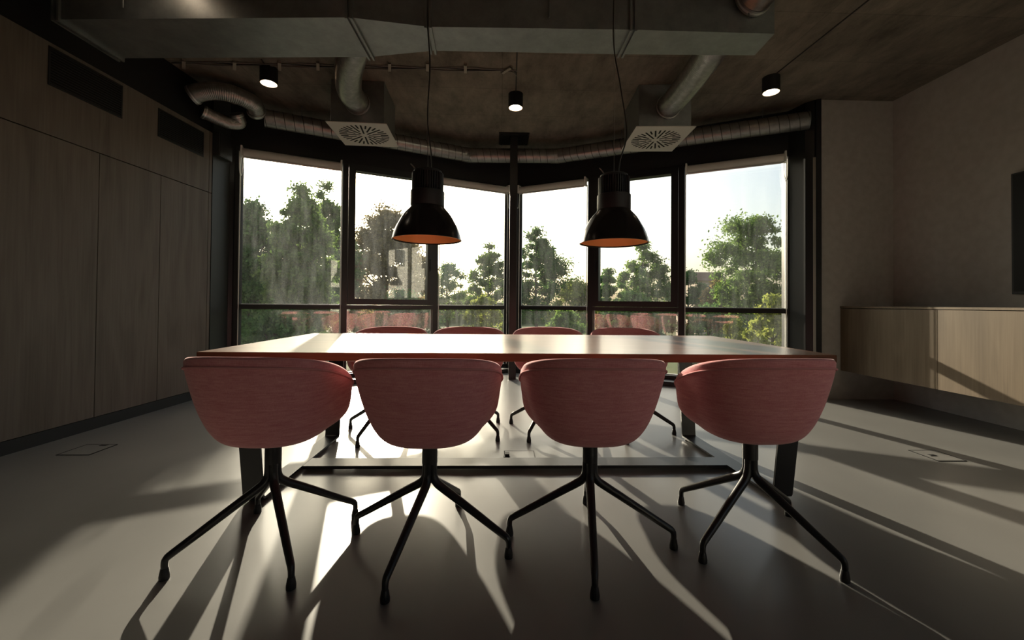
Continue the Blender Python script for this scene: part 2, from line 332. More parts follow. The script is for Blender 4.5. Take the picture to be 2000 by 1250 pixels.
# ------------------------------------------------------------------ windows
def window(n, side, xa, xb, sash, la, lb):
    """xa<xb along world X; la/lb: half width of the frame member on either end (metres in X)"""
    w = struct(bpy.data.objects.new('window_%d' % n, None)); COL.objects.link(w); w.location = (0, 0, 0)
    T0, T1 = .915, .968
    D0, D1 = -.05, .055
    fm = 'black_frame'
    wbox(MB(), side, xa, xa+la, .055, ZG, D0, D1).build('frame_jamb', fm, w)
    wbox(MB(), side, xb-lb, xb, .055, ZG, D0, D1).build('frame_jamb', fm, w)
    wbox(MB(), side, xa+la, xb-lb, T0, T1, D0, D1).build('transom', fm, w)
    wbox(MB(), side, xa+la, xb-lb, .055, .10, D0, D1).build('frame_rail', fm, w)
    wbox(MB(), side, xa+la, xb-lb, ZG-.012, ZG, D0, D1).build('frame_rail', fm, w)
    wbox(MB(), side, xa+la, xb-lb, .10, T0, -.012, -.004).build('pane', 'window_glass', w)
    e = .010
    def beads(x0, x1, z0, z1):
        for q in ((x0, x0+e, z0, z1), (x1-e, x1, z0, z1), (x0+e, x1-e, z0, z0+e)):
            wbox(MB(), side, *q, -.048, -.014).build('glazing_bead', 'aluminium', w)
    beads(xa+la, xb-lb, .10, T0)
    if not sash:
        wbox(MB(), side, xa+la, xb-lb, T1, ZG-.012, -.012, -.004).build('pane', 'window_glass', w)
        beads(xa+la, xb-lb, T1, ZG-.012)
    else:
        x0, x1, z0, z1 = xa+la+.004, xb-lb-.004, T1+.004, ZG-.014
        sw = .074
        s = bpy.data.objects.new('sash', None); COL.objects.link(s); s.parent = w
        wbox(MB(), side, x0, x0+sw, z0, z1, -.04, .075).build('sash_stile', fm, s)
        wbox(MB(), side, x1-sw, x1, z0, z1, -.04, .075).build('sash_stile', fm, s)
        wbox(MB(), side, x0+sw, x1-sw, z0, z0+sw, -.04, .075).build('sash_rail', fm, s)
        wbox(MB(), side, x0+sw, x1-sw, z1-sw, z1, -.04, .075).build('sash_rail', fm, s)
        wbox(MB(), side, x0+sw, x1-sw, z0+sw, z1-sw, -.012, -.004).build('pane', 'window_glass', s)
        hx = x1-sw*.5 if side == 'L' else x0+sw*.5
        hm = MB(); wbox(hm, side, hx-.012, hx+.012, 1.50, 1.62, .075, .083); wbox(hm, side, hx-.008, hx+.008, 1.44, 1.60, .105, .118); wbox(hm, side, hx-.008, hx+.008, 1.57, 1.60, .083, .105)
        hm.build('handle', 'black_steel', s)
    return w
hm_ = .031
window(1, 'L', -3.06, -1.994, False, .04, hm_)
window(2, 'L', -1.994, -.925, True, hm_, hm_)
window(3, 'L', -.925, .090, False, hm_, .013)
window(4, 'R', .282, 1.269, False, -.0+.013, hm_)
window(5, 'R', 1.269, 2.314, True, hm_, hm_)
window(6, 'R', 2.314, 3.36, False, hm_, .044)
# rolled up blinds
def blind(side, x0, x1, label, chain):
    t = thing('roller_blind', (0, 0, 0), 0, label, 'blind')
    zc = ZG-.073; dd = .10
    A, B = wpt(side, x0+.03, zc, dd), wpt(side, x1-.03, zc, dd)
    MB().tube([A, B], .050, 24).build('cloth_roll', 'blind_cloth', t, True)
    for x in (x0+.012, x1-.03):
        wbox(MB(), side, x, x+.018, zc-.05, ZG-.002, .055, .145).build('bracket', 'white_plastic', t, bevel=.003)
    c0 = wpt(side, (x0+.021 if chain < 0 else x1-.021), 0, .15)
    z0 = zc; L = .28
    pts = []
    for k in range(25):
        a = PI*k/24; pts.append((c0.x+.022*math.cos(a), c0.y, z0-L*math.sin(a)**.6))
    MB().tube(pts, .0035, 6).build('pull_chain', 'white_plastic', t, True)
    # bottom bar
    A2, B2 = wpt(side, x0+.035, zc-.056, dd+.02), wpt(side, x1-.035, zc-.056, dd+.02)
    MB().tube([A2, B2], .010, 8).build('bottom_bar', 'aluminium', t, True)
    for x in (x0+.004, x1-.012):
        wbox(MB(), side, x, x+.008, .10, ZG-.1, .057, .066).build('guide_rail', 'white_plastic', t)
    return t
blind('L', -3.02, -2.025, 'rolled-up roller blind atop the pane nearest the wooden wall', -1)
blind('L', -.894, .077, 'rolled-up roller blind between black corner column and the hazy sunlit sash', 1)
blind('R', .295, 1.238, 'rolled-up roller blind beside the black column, cabinet side of the glazed corner', -1)
blind('R', 2.345, 3.316, 'rolled-up roller blind atop the pane nearest the white wall', 1)
# side windows behind the viewer
def side_window(n, x, y0, y1, z0, z1):
    w = struct(bpy.data.objects.new('window_%d' % n, None)); COL.objects.link(w)
    for q in ((y0, y0+.06, z0, z1), (y1-.06, y1, z0, z1), (y0+.06, y1-.06, z0, z0+.06), (y0+.06, y1-.06, z1-.06, z1)):
        MB().box(x-.04, x+.04, *q).build('frame_rail', 'black_frame', w)
    MB().box(x-.004, x+.004, y0+.06, y1-.06, z0+.06, z1-.06).build('pane', 'window_glass', w)
for k_ in range(3):
    side_window((7, 10, 11)[k_], 4.38, RWY[0]+(RWY[1]-RWY[0])*k_/3, RWY[0]+(RWY[1]-RWY[0])*(k_+1)/3, *RWZ)
wr = struct(bpy.data.objects.new('window_9', None)); COL.objects.link(wr)
for a_, b_ in ((0, 1),):
    xa_, xb_ = BWX[0]+(BWX[1]-BWX[0])*a_, BWX[0]+(BWX[1]-BWX[0])*b_
    for q in ((xa_, xa_+.05, BWZ[0], BWZ[1]), (xb_-.05, xb_, BWZ[0], BWZ[1]), (xa_+.05, xb_-.05, BWZ[0], BWZ[0]+.05), (xa_+.05, xb_-.05, BWZ[1]-.05, BWZ[1])):
        MB().box(q[0], q[1], REAR-.12, REAR-.05, q[2], q[3]).build('frame_rail', 'black_frame', wr)
    MB().box(xa_+.05, xb_-.05, REAR-.09, REAR-.08, BWZ[0]+.05, BWZ[1]-.05).build('pane', 'window_glass', wr)
side_window(8, XL(-1.9)-.16, *LWY, *LWZ)

# black steel column at the corner
c_ = thing('steel_column', (.163, 5.56, 0), 0, 'slim square black steel column standing inside the glazed corner', 'column')
MB().box(-.05, .05, -.05, .05, 0, H-.018).build('shaft', 'black_steel', c_, bevel=.004)
MB().box(-.2, .2, -.115, .285, H-.018, H).build('head_plate', 'black_steel', c_)
for sx in (-.165, .165):
    for sy in (-.085, .255): MB().lathe([(.014, H-.03), (.014, H-.018)], 6, (sx, sy)).build('bolt', 'black_steel', c_)
# wall box on the dark end panel
wb = thing('wall_box', (-3.08, 4.64, 2.56), 0, 'dark grey box mounted high on dark panel beside the glazing', 'wall box')
MB().box(-.01, .06, -.11, .11, 0, .26).build('housing', 'dark_panel', wb, bevel=.006)
MB().box(.06, .064, -.10, .10, .01, .25).build('cover', 'black_plastic', wb)

# ------------------------------------------------------------------ table
TX0, TX1, TY0, TY1, TZ = -1.418, 1.643, 1.994, 3.222, .765
tb = thing('meeting_table', ((TX0+TX1)/2, (TY0+TY1)/2, 0), 0, 'long reddish-brown wooden meeting table on black steel sled legs', 'table')
oc = tb.location.copy()
tt = MB().box(TX0, TX1, TY0, TY1, TZ-.04, TZ).build('tabletop', 'table_wood', tb, off=oc, bevel=.003)
tt.data.materials.append(MATS['table_edge_dimmed'])
for p_ in tt.data.polygons:
    if abs(p_.normal.z) < .5: p_.material_index = 1          # darker uncoated wood copy, dimness of the sides painted in
for xn, xf in ((-1.222, -1.220), (1.465, 1.418)):       # near and far foot of each sled frame
    w0 = .05
    MB().hexa([(xn-w0, 2.14, .014), (xn+w0, 2.14, .014), (xf+w0, 3.095, .014), (xf-w0, 3.095, .014), (xn-w0, 2.14, .026), (xn+w0, 2.14, .026), (xf+w0, 3.095, .026), (xf-w0, 3.095, .026)]).build('floor_bar', 'black_steel', tb, off=oc)
    for xc, yb, yt, sg in ((xn, 2.125, 2.03, -1), (xf, 3.11, 3.185, 1)):
        prof2 = [(yb-sg*.022, .014), (yb-sg*.008, .018), (yb, .032), (yt, TZ-.046)]
        lg = MB(); w1 = .053
        for (ya, za), (y2, z2) in zip(prof2[:-1], prof2[1:]):
            wa, wb_ = w0+(w1-w0)*za/TZ, w0+(w1-w0)*z2/TZ; ti = -sg*.012
            q0 = [(xc-wa, ya, za), (xc+wa, ya, za), (xc+wa, ya+ti, za+(.008 if za < .03 else 0)), (xc-wa, ya+ti, za+(.008 if za < .03 else 0))]
            q1 = [(xc-wb_, y2, z2), (xc+wb_, y2, z2), (xc+wb_, y2+ti, z2+(.008 if z2 < .03 else 0)), (xc-wb_, y2+ti, z2+(.008 if z2 < .03 else 0))]
            lg.hexa(q0+q1)
        lg.build('leg', 'black_steel', tb, off=oc)
        MB().box(xc-.056, xc+.056, min(yt, yt-sg*.16), max(yt, yt-sg*.16), TZ-.046, TZ-.04).build('mounting_plate', 'black_steel', tb, off=oc)
        for fx in (xc-.03, xc+.03):
            MB().lathe([(.016, 0), (.016, .014)], 14, (fx, yb-sg*.05)).build('glide', 'black_plastic', tb, off=oc)
MB().box(-1.162, 1.386, 2.515, 2.645, .014, .032).build('cross_bar', 'black_steel', tb, off=oc)

# ------------------------------------------------------------------ chairs
def interp(x, tab):
    for (a, va), (b_, vb) in zip(tab[:-1], tab[1:]):
        if x <= b_:
            t = (x-a)/(b_-a); t = t*t*(3-2*t); return va+(vb-va)*t
    return tab[-1][1]
def lin(x, tab):
    for (a, va), (b_, vb) in zip(tab[:-1], tab[1:]):
        if x <= b_: return va+(vb-va)*(x-a)/(b_-a)
    return tab[-1][1]
ZB = .428
HT = [(0, .806), (20, .805), (40, .797), (60, .777), (80, .746), (100, .708), (112, .684), (122, .660), (130, .632), (138, .585), (146, .530), (154, .488), (165, .468), (180, .462)]
PROF = [(0, 0, 0), (.12, .25, 0), (.22, .42, .014), (.32, .55, .048), (.42, .645, .112), (.52, .722, .205), (.62, .785, .315), (.74, .855, .475), (.87, .93, .71), (1, 1, 1)]
def smooth_tab(x, tab):      # Catmull-Rom through the table
    for k in range(len(tab)-1):
        if x <= tab[k+1][0] or k == len(tab)-2:
            p0, p1, p2, p3 = tab[max(k-1, 0)], tab[k], tab[k+1], tab[min(k+2, len(tab)-1)]
            h = p2[0]-p1[0]; t = (x-p1[0])/h
            m1 = (p2[1]-p0[1])/max(1e-6, p2[0]-p0[0])*h; m2_ = (p3[1]-p1[1])/max(1e-6, p3[0]-p1[0])*h
            return (2*t**3-3*t*t+1)*p1[1]+(t**3-2*t*t+t)*m1+(-2*t**3+3*t*t)*p2[1]+(t**3-t*t)*m2_
def shell_pt(th, v, grow=0.0):     # th degrees, 0 = back of the chair (local -Y), chair faces +Y
    a = math.radians(th); s_, c__ = math.sin(a), -math.cos(a)
    ne = 2.5
    k = (abs(s_)**ne+abs(c__)**ne)**(-1/ne)
    px, py = .303*s_*k, (.262 if c__ < 0 else .245)*c__*k
    S = smooth_tab(v, [(p[0], p[1]) for p in PROF]); Z = max(0, smooth_tab(v, [(p[0], p[2]) for p in PROF]))
    h = smooth_tab(abs(th), HT)
    w_ = min(1, max(0, (abs(th)-80)/35)); w_ = w_*w_*(3-2*w_)*min(1, max(0, (168-abs(th))/18))
    S = S+(1-S)*w_*.72*min(1, max(0, (v-.46)/.26))
    return ((px*S)*(1+grow), py*S*(1+grow)-.0, ZB+(h-ZB)*Z)
def make_chair():
    root = thing('armchair')
    N = 84; vs_ = [.10, .18, .25, .31, .36, .41, .46, .52, .58, .65, .73, .82, .91, 1.0]
    mb = MB(); ths = [-180+360*j/N for j in range(N)]
    for v in vs_:
        for th in ths: mb.v.append(shell_pt(th, v))
    mb.v.append((0, 0, ZB)); ci = len(mb.v)-1
    for k in range(len(vs_)-1):
        for j in range(N): mb.f.append((k*N+j, k*N+(j+1) % N, (k+1)*N+(j+1) % N, (k+1)*N+j))
    for j in range(N): mb.f.append((ci, (j+1) % N, j))
    sh = mb.build('seat_shell', 'pink_fabric', root, True, angle=180)
    # make normals point outwards (away from the sitter) before thickening
    me = sh.data
    pz = min(me.polygons, key=lambda p: p.center.z+p.center.length*.1)
    if pz.normal.z > 0: me.flip_normals()
    so = sh.modifiers.new('solid', 'SOLIDIFY'); so.thickness = .026; so.offset = -1
    ss = sh.modifiers.new('sub', 'SUBSURF'); ss.levels = 1; ss.render_levels = 1
    pts = [Vector(shell_pt(-179.9+359.8*k/160, .955, .006)) for k in range(161)]
    MB().tube(pts, .0042, 8).build('piping', 'pink_piping', sh, True)
    # seat pad
    pad = MB(); M = 40
    for rr, zz in ((.02, .502), (.5, .502), (.8, .498), (.93, .490), (1.0, .478), (.72, .457)):
        for j in range(M):
            a = 2*PI*j/M; kk = (abs(math.sin(a))**2.6+abs(math.cos(a))**2.6)**(-1/2.6)
            pad.v.append((.172*rr*math.sin(a)*kk, .148*rr*math.cos(a)*kk+.008, zz))
    for k in range(5):
        for j in range(M): pad.f.append((k*M+j, k*M+(j+1) % M, (k+1)*M+(j+1) % M, (k+1)*M+j))
    pad.f.append(tuple(range(M))); pad.f.append(tuple(5*M+j for j in range(M)))
    pad.build('seat_pad', 'pink_fabric', root, True, angle=60)
    return root
def make_base():          # swivel base: parts built round the chair axis
    parts = [MB().lathe([(.0315, .338), (.0315, .410), (.028, .430)], 24).build('collar', 'black_steel', None, True),
             MB().lathe([(.018, .262), (.021, .275), (.021, .345)], 16).build('spindle', 'black_steel', None, True)]
    prof = [(.0165, .338), (.0165, .305), (.019, .283), (.030, .262), (.052, .245), (.12, .2045), (.20, .1565), (.27, .114), (.322, .083), (.336, .072), (.341, .058), (.341, .03)]
    rad = [.015, .0155, .0165, .0175, .0175, .0165, .0155, .0145, .0135, .0125, .0115, .011]
    for k in range(4):
        a = k*PI/2
        P = [(r*math.cos(a), r*math.sin(a), z) for r, z in prof]
        lg = MB().tube(spline(P, 40), [lin(i/40*11, list(zip(range(12), rad))) for i in range(41)], 12).build('leg', 'black_steel', None, True)
        MB().lathe([(.0165, 0), (.017, .012), (.0125, .038), (.011, .04)], 14, (.341*math.cos(a), .341*math.sin(a))).build('foot_cap', 'black_plastic', lg, True)
        parts.append(lg)
    return parts
protoC, protoB = make_chair(), make_base()
R_ = math.radians
CH = [(-.9342, 1.7636, R_(-2), 3.8078, 'pink fabric armchair on black swivel legs, back to the room, beside the wooden wall end'),
      (-.2878, 1.7542, R_(0), 2.8734, 'pink fabric armchair, back to the room, second from the wooden wall'),
      (.3848, 1.7677, R_(0), 2.9834, 'pink fabric armchair, back to the room, second from the floating cabinet'),
      (1.0922, 1.7974, R_(2), 2.1058, 'pink fabric armchair, back to the room, at the floating cabinet end')]
FAR = [(-.862, 3.25, R_(180), R_(-20), 'pink fabric armchair, back to the glazing, beside the wooden wall end'),
       (-.252, 3.298, R_(180), R_(45+7.2-7.2), 'pink fabric armchair, back to the glazing, second from the wooden wall'),
       (.391, 3.33, R_(180), R_(45+14), 'pink fabric armchair, back to the glazing, second from the floating cabinet'),
       (1.03, 3.32, R_(180), R_(-19), 'pink fabric armchair, back to the glazing, at the floating cabinet end')]
def chairs():
    allc = CH+FAR
    src = [(protoC, protoB)]+[(copy_tree(protoC), [copy_tree(p) for p in protoB]) for i in range(7)]
    for (o, parts), (x, y, rz, br, lab) in zip(src, allc):
        o.location = (x, y, 0); o.rotation_euler = (0, 0, rz)
        for p in parts: p.parent = o; p.rotation_euler = (0, 0, br-rz)
        tag(o, lab, 'chair', 'armchairs around the meeting table')
chairs()

# ------------------------------------------------------------------ pendant lamps
def pendant(x, y, zr, label, cable):
    t = thing('pendant_lamp', (x, y, zr), 0, label, 'lamp', 'pendant lamps over the table')
    o = [(.213, 0), (.208, .02), (.204, .035), (.197, .056), (.186, .082), (.172, .107), (.158, .133), (.143, .157), (.126, .178), (.111, .194), (.101, .208)]
    i_ = [(r-.004, z+.001) for r, z in reversed(o)]
    MB().lathe(o+i_[:-1]+[(.208, 0.0)], 64, closed=True).build('shade', 'black_gloss', t, True)
    MB().lathe([(r-.0055, z+.002) for r, z in o[:-1]]+[(.094, .2), (.02, .203)][0:1]+[(.01, .204)], 64).build('shade_lining', 'gold_paint', t, True) if 0 else None
    inn = [(r-.0048, z+.0012) for r, z in o]
    mb = MB(); seg = 64
    for r, z in inn+[(.004, .210)]:
        for j in range(seg): a = 2*PI*j/seg; mb.v.append((r*math.cos(a), r*math.sin(a), z))
    for k in range(len(inn)):
        for j in range(seg): mb.f.append((k*seg+j, k*seg+(j+1) % seg, (k+1)*seg+(j+1) % seg, (k+1)*seg+j))
    mb.build('shade_lining', 'gold_paint', t, True)
    MB().lathe([(.101, .206), (.1035, .211), (.1035, .30), (.098, .304)], 48).build('sleeve', 'black_plastic', t, True)
    hs = MB().lathe([(.084, .304), (.084, .405), (.080, .412)], 40)
    for k in range(40):
        a = 2*PI*k/40; c, s_ = math.cos(a), math.sin(a); w = .0035
        q = []
        for z in (.304, .412):
            for rr, ww in ((.080, -w), (.097, -w), (.097, w), (.080, w)): q.append((rr*c-ww*s_, rr*s_+ww*c, z))
        hs.hexa(q)
    hs.build('heat_sink', 'black_plastic', t)
    MB().lathe([(.080, .412), (.085, .418), (.085, .428), (.078, .432)], 40).build('top_cap', 'black_plastic', t, True)
    MB().tube([(0, 0, .43), (0, 0, H-zr-.03)], .0012, 6).build('steel_wire', 'stainless', t)
    MB().lathe([(.045, H-zr-.03), (.045, H-zr)], 24).build('ceiling_rose', 'black_plastic', t, True)
    MB().tube(spline([(px-x, 0, pz-zr) for px, pz in cable]+[(0.012, 0, H-zr-.02)], 80), .0042, 8).build('power_cable', 'dark_cable', t, True)
    MB().tube(spline([(-.07, -.03, .43), (-.085, -.03, .45), (-.1, -.03, .465)], 10), .004, 6).build('loose_lead', 'grey_cable', t, True)
    return t
pendant(-.458, 2.6, 1.392, 'black industrial pendant lamp with gold lining, hanging nearer the wooden wall', [(-.432, 1.815), (-.439, 1.932), (-.464, 2.156), (-.452, 2.478), (-.467, 2.703), (-.469, 2.897)])
pendant(.708, 2.6, 1.386, 'black industrial pendant lamp with gold lining, hanging nearer the floating cabinet', [(.733, 1.81), (.749, 1.922), (.787, 2.085), (.747, 2.377), (.703, 2.637), (.702, 2.931)])

# ------------------------------------------------------------------ ceiling spots
def spot(x, y, label, cable, power=9.0):
    t = thing('ceiling_spotlight', (x, y, H-.15), 0, label, 'spotlight', 'ceiling spotlights')
    r = .078
    MB().lathe([(r-.004, .0), (r, .002), (r, .15), (.01, .15), (.01, .14), (r-.004, .14)], 40, closed=True).build('housing', 'black_paint', t, True)
    MB().lathe([(r-.0045, .001), (r-.0045, .055), (r-.006, .055), (r-.006, .001)], 40, closed=True).build('reflector_ring', 'lamp_inner', t, True)
    MB().lathe([(.072, .055), (.072, .059)], 32).build('lens', 'lamp_lens', t)
    if cable:
        MB().tube([(cx-x, cy-y, .146) for cx, cy in cable], .006, 6).build('feed_cable', 'dark_cable', t)
    L = bpy.data.lights.new('spot_beam', 'SPOT'); L.energy = power; L.spot_size = R_(64); L.spot_blend = .6; L.color = (1, .82, .62); L.shadow_soft_size = .05
    lo = bpy.data.objects.new('spot_beam', L); COL.objects.link(lo); lo.parent = t; lo.location = (0, 0, .05)
    return t
spot(-2.25, 4.06, 'small black cylinder ceiling spotlight near the wooden wall hoses', [(-2.25, 4.0), (-2.235, 3.9)])
spot(.145, 4.45, 'small black cylinder ceiling spotlight in line with the black column', [(.145, 4.39), (.12, 3.3)])
spot(2.645, 4.01, 'small black cylinder ceiling spotlight near the white wall', [(2.645, 3.95), (2.70, 2.2)])
spot(-2.17, 2.47, 'small black cylinder ceiling spotlight lighting the big duct side', None, 20)

# ------------------------------------------------------------------ ventilation
ZD, ZDT = 2.80, 3.17
du = thing('rectangular_duct', (-.5, 2.85, ZD), 0, 'large galvanised rectangular air duct crossing under the ceiling', 'duct')
do = du.location.copy()
MB().prism([(-2.86, 2.733), (-.968, 2.638), (-.962, 3.06), (-2.85, 3.158)], ZD, ZDT).build('wide_section', 'galvanised', du, off=do)
MB().prism([(-.968, 2.638), (-.485, 2.708), (-.495, 2.966), (-.962, 3.06)], ZD, ZDT).build('reducer', 'galvanised', du, off=do)
MB().prism([(-.485, 2.708), (.85, 2.683), (.848, 2.953), (-.495, 2.966)], ZD, ZDT).build('narrow_section', 'galvanised', du, off=do)
MB().prism([(.85, 2.683), (1.795, 2.686), (1.81, 2.925), (.848, 2.953)], ZD, ZDT).build('end_section', 'galvanised', du, off=do)
for p0, p1 in (((-.968, 2.638), (-.962, 3.06)), ((-.485, 2.708), (-.495, 2.966)), ((.85, 2.683), (.848, 2.953)), ((-2.855, 2.733), (-2.845, 3.158))):
    for sx in (-.016, .016):
        MB().hexa([(p0[0]+sx-.007, p0[1]-.018, ZD-.018), (p0[0]+sx+.007, p0[1]-.018, ZD-.018), (p1[0]+sx+.007, p1[1]+.018, ZD-.018), (p1[0]+sx-.007, p1[1]+.018, ZD-.018),
                   (p0[0]+sx-.007, p0[1]-.018, ZDT+.018), (p0[0]+sx+.007, p0[1]-.018, ZDT+.018), (p1[0]+sx+.007, p1[1]+.018, ZDT+.018), (p1[0]+sx-.007, p1[1]+.018, ZDT+.018)]).build('flange', 'galvanised', du, off=do)
for hx, hy in ((-2.4, 2.68), (-2.4, 3.17), (.3, 2.66), (.3, 2.99), (1.6, 2.65), (1.6, 2.97)):
    MB().tube([(hx, hy, ZD+.05), (hx, hy, H)], .005, 6).build('hanger_rod', 'galvanised', du, off=do)
def flex(name, pts, r, label, group, cuff=True, pitch=.016):
    P = [Vector(p) for p in pts]
    t = thing(name, P[0], 0, label, 'duct hose', group)
    ln = sum((a-b).length for a, b in zip(P[:-1], P[1:])); n = int(ln/pitch*3)
    c = spline(P, n); rad = [r*(1+.022*math.cos(2*PI*k/3)) for k in range(n+1)]
    MB().tube(c, rad, 28).build('hose', 'flex_foil', t, True, off=P[0], angle=180)
    if cuff:
        for q in (0, -1):
            d = (c[1]-c[0]) if q == 0 else (c[-2]-c[-1]); d.normalize()
            e = c[q]
            MB().tube([e, e+d*.045], r*1.07, 28).build('cuff', 'spiral_steel', t, True, off=P[0])
            MB().tube([e+d*.018, e+d*.030], r*1.10, 28).build('hose_clamp', 'aluminium', t, True, off=P[0])
    return t
g_ = 'flexible duct hoses'
flex('flexible_duct', [(-1.10, 3.077, 2.975), (-1.12, 3.18, 2.97), (-1.30, 3.55, 2.985), (-1.44, 3.95, 3.0), (-1.455, 4.235, 3.01)], .112, 'bent silver foil hose joining the big duct to the swirl diffuser nearer the wooden wall', g_)
flex('flexible_duct', [(1.60, 2.937, 2.97), (1.61, 3.1, 2.97), (1.66, 3.5, 2.99), (1.69, 3.9, 3.01), (1.685, 4.185, 3.015)], .112, 'straight silver foil hose joining the big duct to the swirl diffuser nearer the white wall', g_)
flex('flexible_duct', [(-1.17, 2.640, 3.03), (-1.17, 2.52, 3.035), (-1.2, 2.3, 3.06), (-1.3, 1.9, 3.1), (-1.35, 1.4, 3.11), (-1.4, -.5, 3.11), (-1.4, -2.5, 3.11), (-1.4, -4.98, 3.11)], .112, 'silver foil hose leaving the big duct towards the room, beside its wide section', g_)
flex('flexible_duct', [(1.64, 2.68, 3.02), (1.65, 2.55, 3.025), (1.72, 2.3, 3.06), (1.8, 1.9, 3.1), (1.85, 1.4, 3.11), (1.9, -.5, 3.11), (1.9, -2.5, 3.11), (1.9, -4.98, 3.11)], .112, 'silver foil hose leaving the big duct towards the room, at its narrow end', g_)
# two hoses bunched at the wooden wall
flex('flexible_duct', [(-3.06, 4.17, 3.02), (-2.99, 4.18, 3.06), (-2.86, 4.22, 3.10), (-2.72, 4.32, 3.11), (-2.63, 4.46, 3.09), (-2.66, 4.58, 3.05)], .085, 'silver foil hose arching from the dark wall recess into the spiral duct', g_, pitch=.014)
flex('flexible_duct', [(-3.05, 4.30, 2.93), (-2.98, 4.40, 2.91), (-2.90, 4.50, 2.90), (-2.83, 4.56, 2.93), (-2.83, 4.50, 3.0)], .062, 'small silver foil hose looping below the arching hose by the wooden wall', g_, pitch=.014)
# swirl diffusers
def diffuser(x0, x1, y0, y1, rz, label):
    zc = 2.80; cx, cy = (x0+x1)/2, (y0+y1)/2; hx = (x1-x0)/2; hy = (y1-y0)/2
    t = thing('swirl_diffuser', (cx, cy, zc), rz, label, 'air diffuser', 'swirl diffusers')
    b = .035
    MB().box(-hx+b, hx-b, -hy+b, hy-b, .008, H-zc).build('plenum_box', 'galvanised', t, bevel=.004)
    pl = MB().box(-hx, hx, -hy, hy, 0, .008).build('face_plate', 'white_plate', t)
    meshes = {}
    for k in range(32):
        kind = (0, 2, 1, 2)[k % 4]
        r0, r1, w = ((.045, .255, .0085), (.095, .255, .0085), (.175, .255, .0085))[kind]
        a = 2*PI*(k+.5)/32
        if kind not in meshes:
            o = MB().box(r0, r1, -w, w, -.0015, 0).build('slot_shade', 'slot_dark', pl); meshes[kind] = o.data  # raised dark strip, painted shade in place of an open slot
        else:
            o = bpy.data.objects.new('slot_shade', meshes[kind]); COL.objects.link(o); o.parent = pl
        o.rotation_euler = (0, 0, a)
    return t
diffuser(-1.775, -1.178, 4.20, 4.825, R_(3), 'square white swirl diffuser with galvanised plenum box, nearer the wooden wall')
diffuser(1.375, 1.975, 4.145, 4.83, R_(-3), 'square white swirl diffuser with galvanised plenum box, nearer the white wall')
# spiral duct following the glazing
sp = thing('spiral_duct', (0, 5.7, 3.03), 0, 'thin round spiral steel duct following the bent glazing under the ceiling', 'duct')
so_ = sp.location.copy()
rS = .095
kn = [Vector(p) for p in ((-2.62, 4.66, 3.03), (-.435, 5.715, 3.03), (.773, 5.68, 3.03), (3.34, 4.44, 3.03))]
for a, b_ in zip(kn[:-1], kn[1:]):
    d = (b_-a); L = d.length; d.normalize()
    MB().tube([a, b_], rS, 32).build('pipe', 'spiral_steel', sp, True, off=so_)
    e1 = d.cross(Vector((0, 0, 1))).normalized(); e2 = d.cross(e1)
    turns = L/.095; nn = int(turns*24)
    pts = [a+d*(L*k/nn)+(e1*math.cos(2*PI*turns*k/nn)+e2*math.sin(2*PI*turns*k/nn))*rS for k in range(nn+1)]
    MB().tube(pts, .004, 5).build('spiral_seam', 'seam_dark', sp, True, off=so_)
for q, da, db in ((kn[1], kn[0]-kn[1], kn[2]-kn[1]), (kn[2], kn[1]-kn[2], kn[3]-kn[2])):
    MB().tube([q+da.normalized()*.1, q+da.normalized()*.03, q, q+db.normalized()*.03, q+db.normalized()*.1], rS*1.03, 32).build('elbow', 'spiral_steel', sp, True, off=so_)
MB().tube([kn[3]-(kn[3]-kn[2]).normalized()*.005, kn[3]+(kn[3]-kn[2]).normalized()*.01], rS*1.02, 32).build('end_cap', 'galvanised', sp, True, off=so_)
for u, seg_ in ((.15, 0), (.75, 0), (.5, 1), (.3, 2), (.85, 2)):
    p = kn[seg_].lerp(kn[seg_+1], u)
    MB().tube([(p.x, p.y, 3.03+rS), (p.x, p.y, H)], .006, 6).build('hanger_rod', 'galvanised', sp, off=so_)
lb = (kn[1]-kn[0]).normalized(); pp = kn[0]+lb*.32+Vector((0, 0, 0))
# cables and clips along the ceiling
cb = thing('ceiling_cable', (-1.4, 3.98, H-.01), 0, 'bundle of thin cables strapped along the concrete ceiling', 'cable')
co_ = cb.location.copy()
for k, (dy, dz, mt) in enumerate(((-.02, .006, 'grey_cable'), (0.0, .006, 'dark_cable'), (.022, .006, 'grey_cable'))):
    pts = [(-3.12+3.2*i/16, 3.985+dy+.012*math.sin(i*1.7+k*2), H-dz) for i in range(17)]+[(.14, 4.03+dy*2, H-dz)]
    MB().tube(spline(pts, 90), .0055, 6).build('strand', mt, cb, True, off=co_)
for (ax, ay), (bx, by) in (((-2.96, 3.932), (-3.063, 4.071)), ((-2.495, 3.929), (-2.582, 4.068)), ((-2.077, 3.919), (-2.149, 4.058)), ((-1.717, 3.904), (-1.776, 4.042)), ((-1.052, 3.892), (-1.088, 4.03)), ((-.698, 3.877), (-.722, 4.015)), ((-.347, 3.887), (-.358, 4.026)), ((.085, 3.915), (-.005, 4.02))):
    d = Vector((bx-ax, by-ay, 0)).normalized(); q = Vector((-d.y, d.x, 0))*.014
    A, B = Vector((ax, ay, H-.022)), Vector((bx, by, H-.022)); zz = Vector((0, 0, .022))
    k = MB().hexa([A-q, A+q, B+q, B-q, A-q+zz*.5, A+q+zz*.5, B+q+zz*.5, B-q+zz*.5])
    for E in (A, B):
        dd = d*.008 if E is A else -d*.008
        k.hexa([E-q, E+q, E+q+dd, E-q+dd, E-q+zz, E+q+zz, E+q+dd+zz, E-q+dd+zz])
    k.build('cable_clip', 'clip_plastic', cb, off=co_)

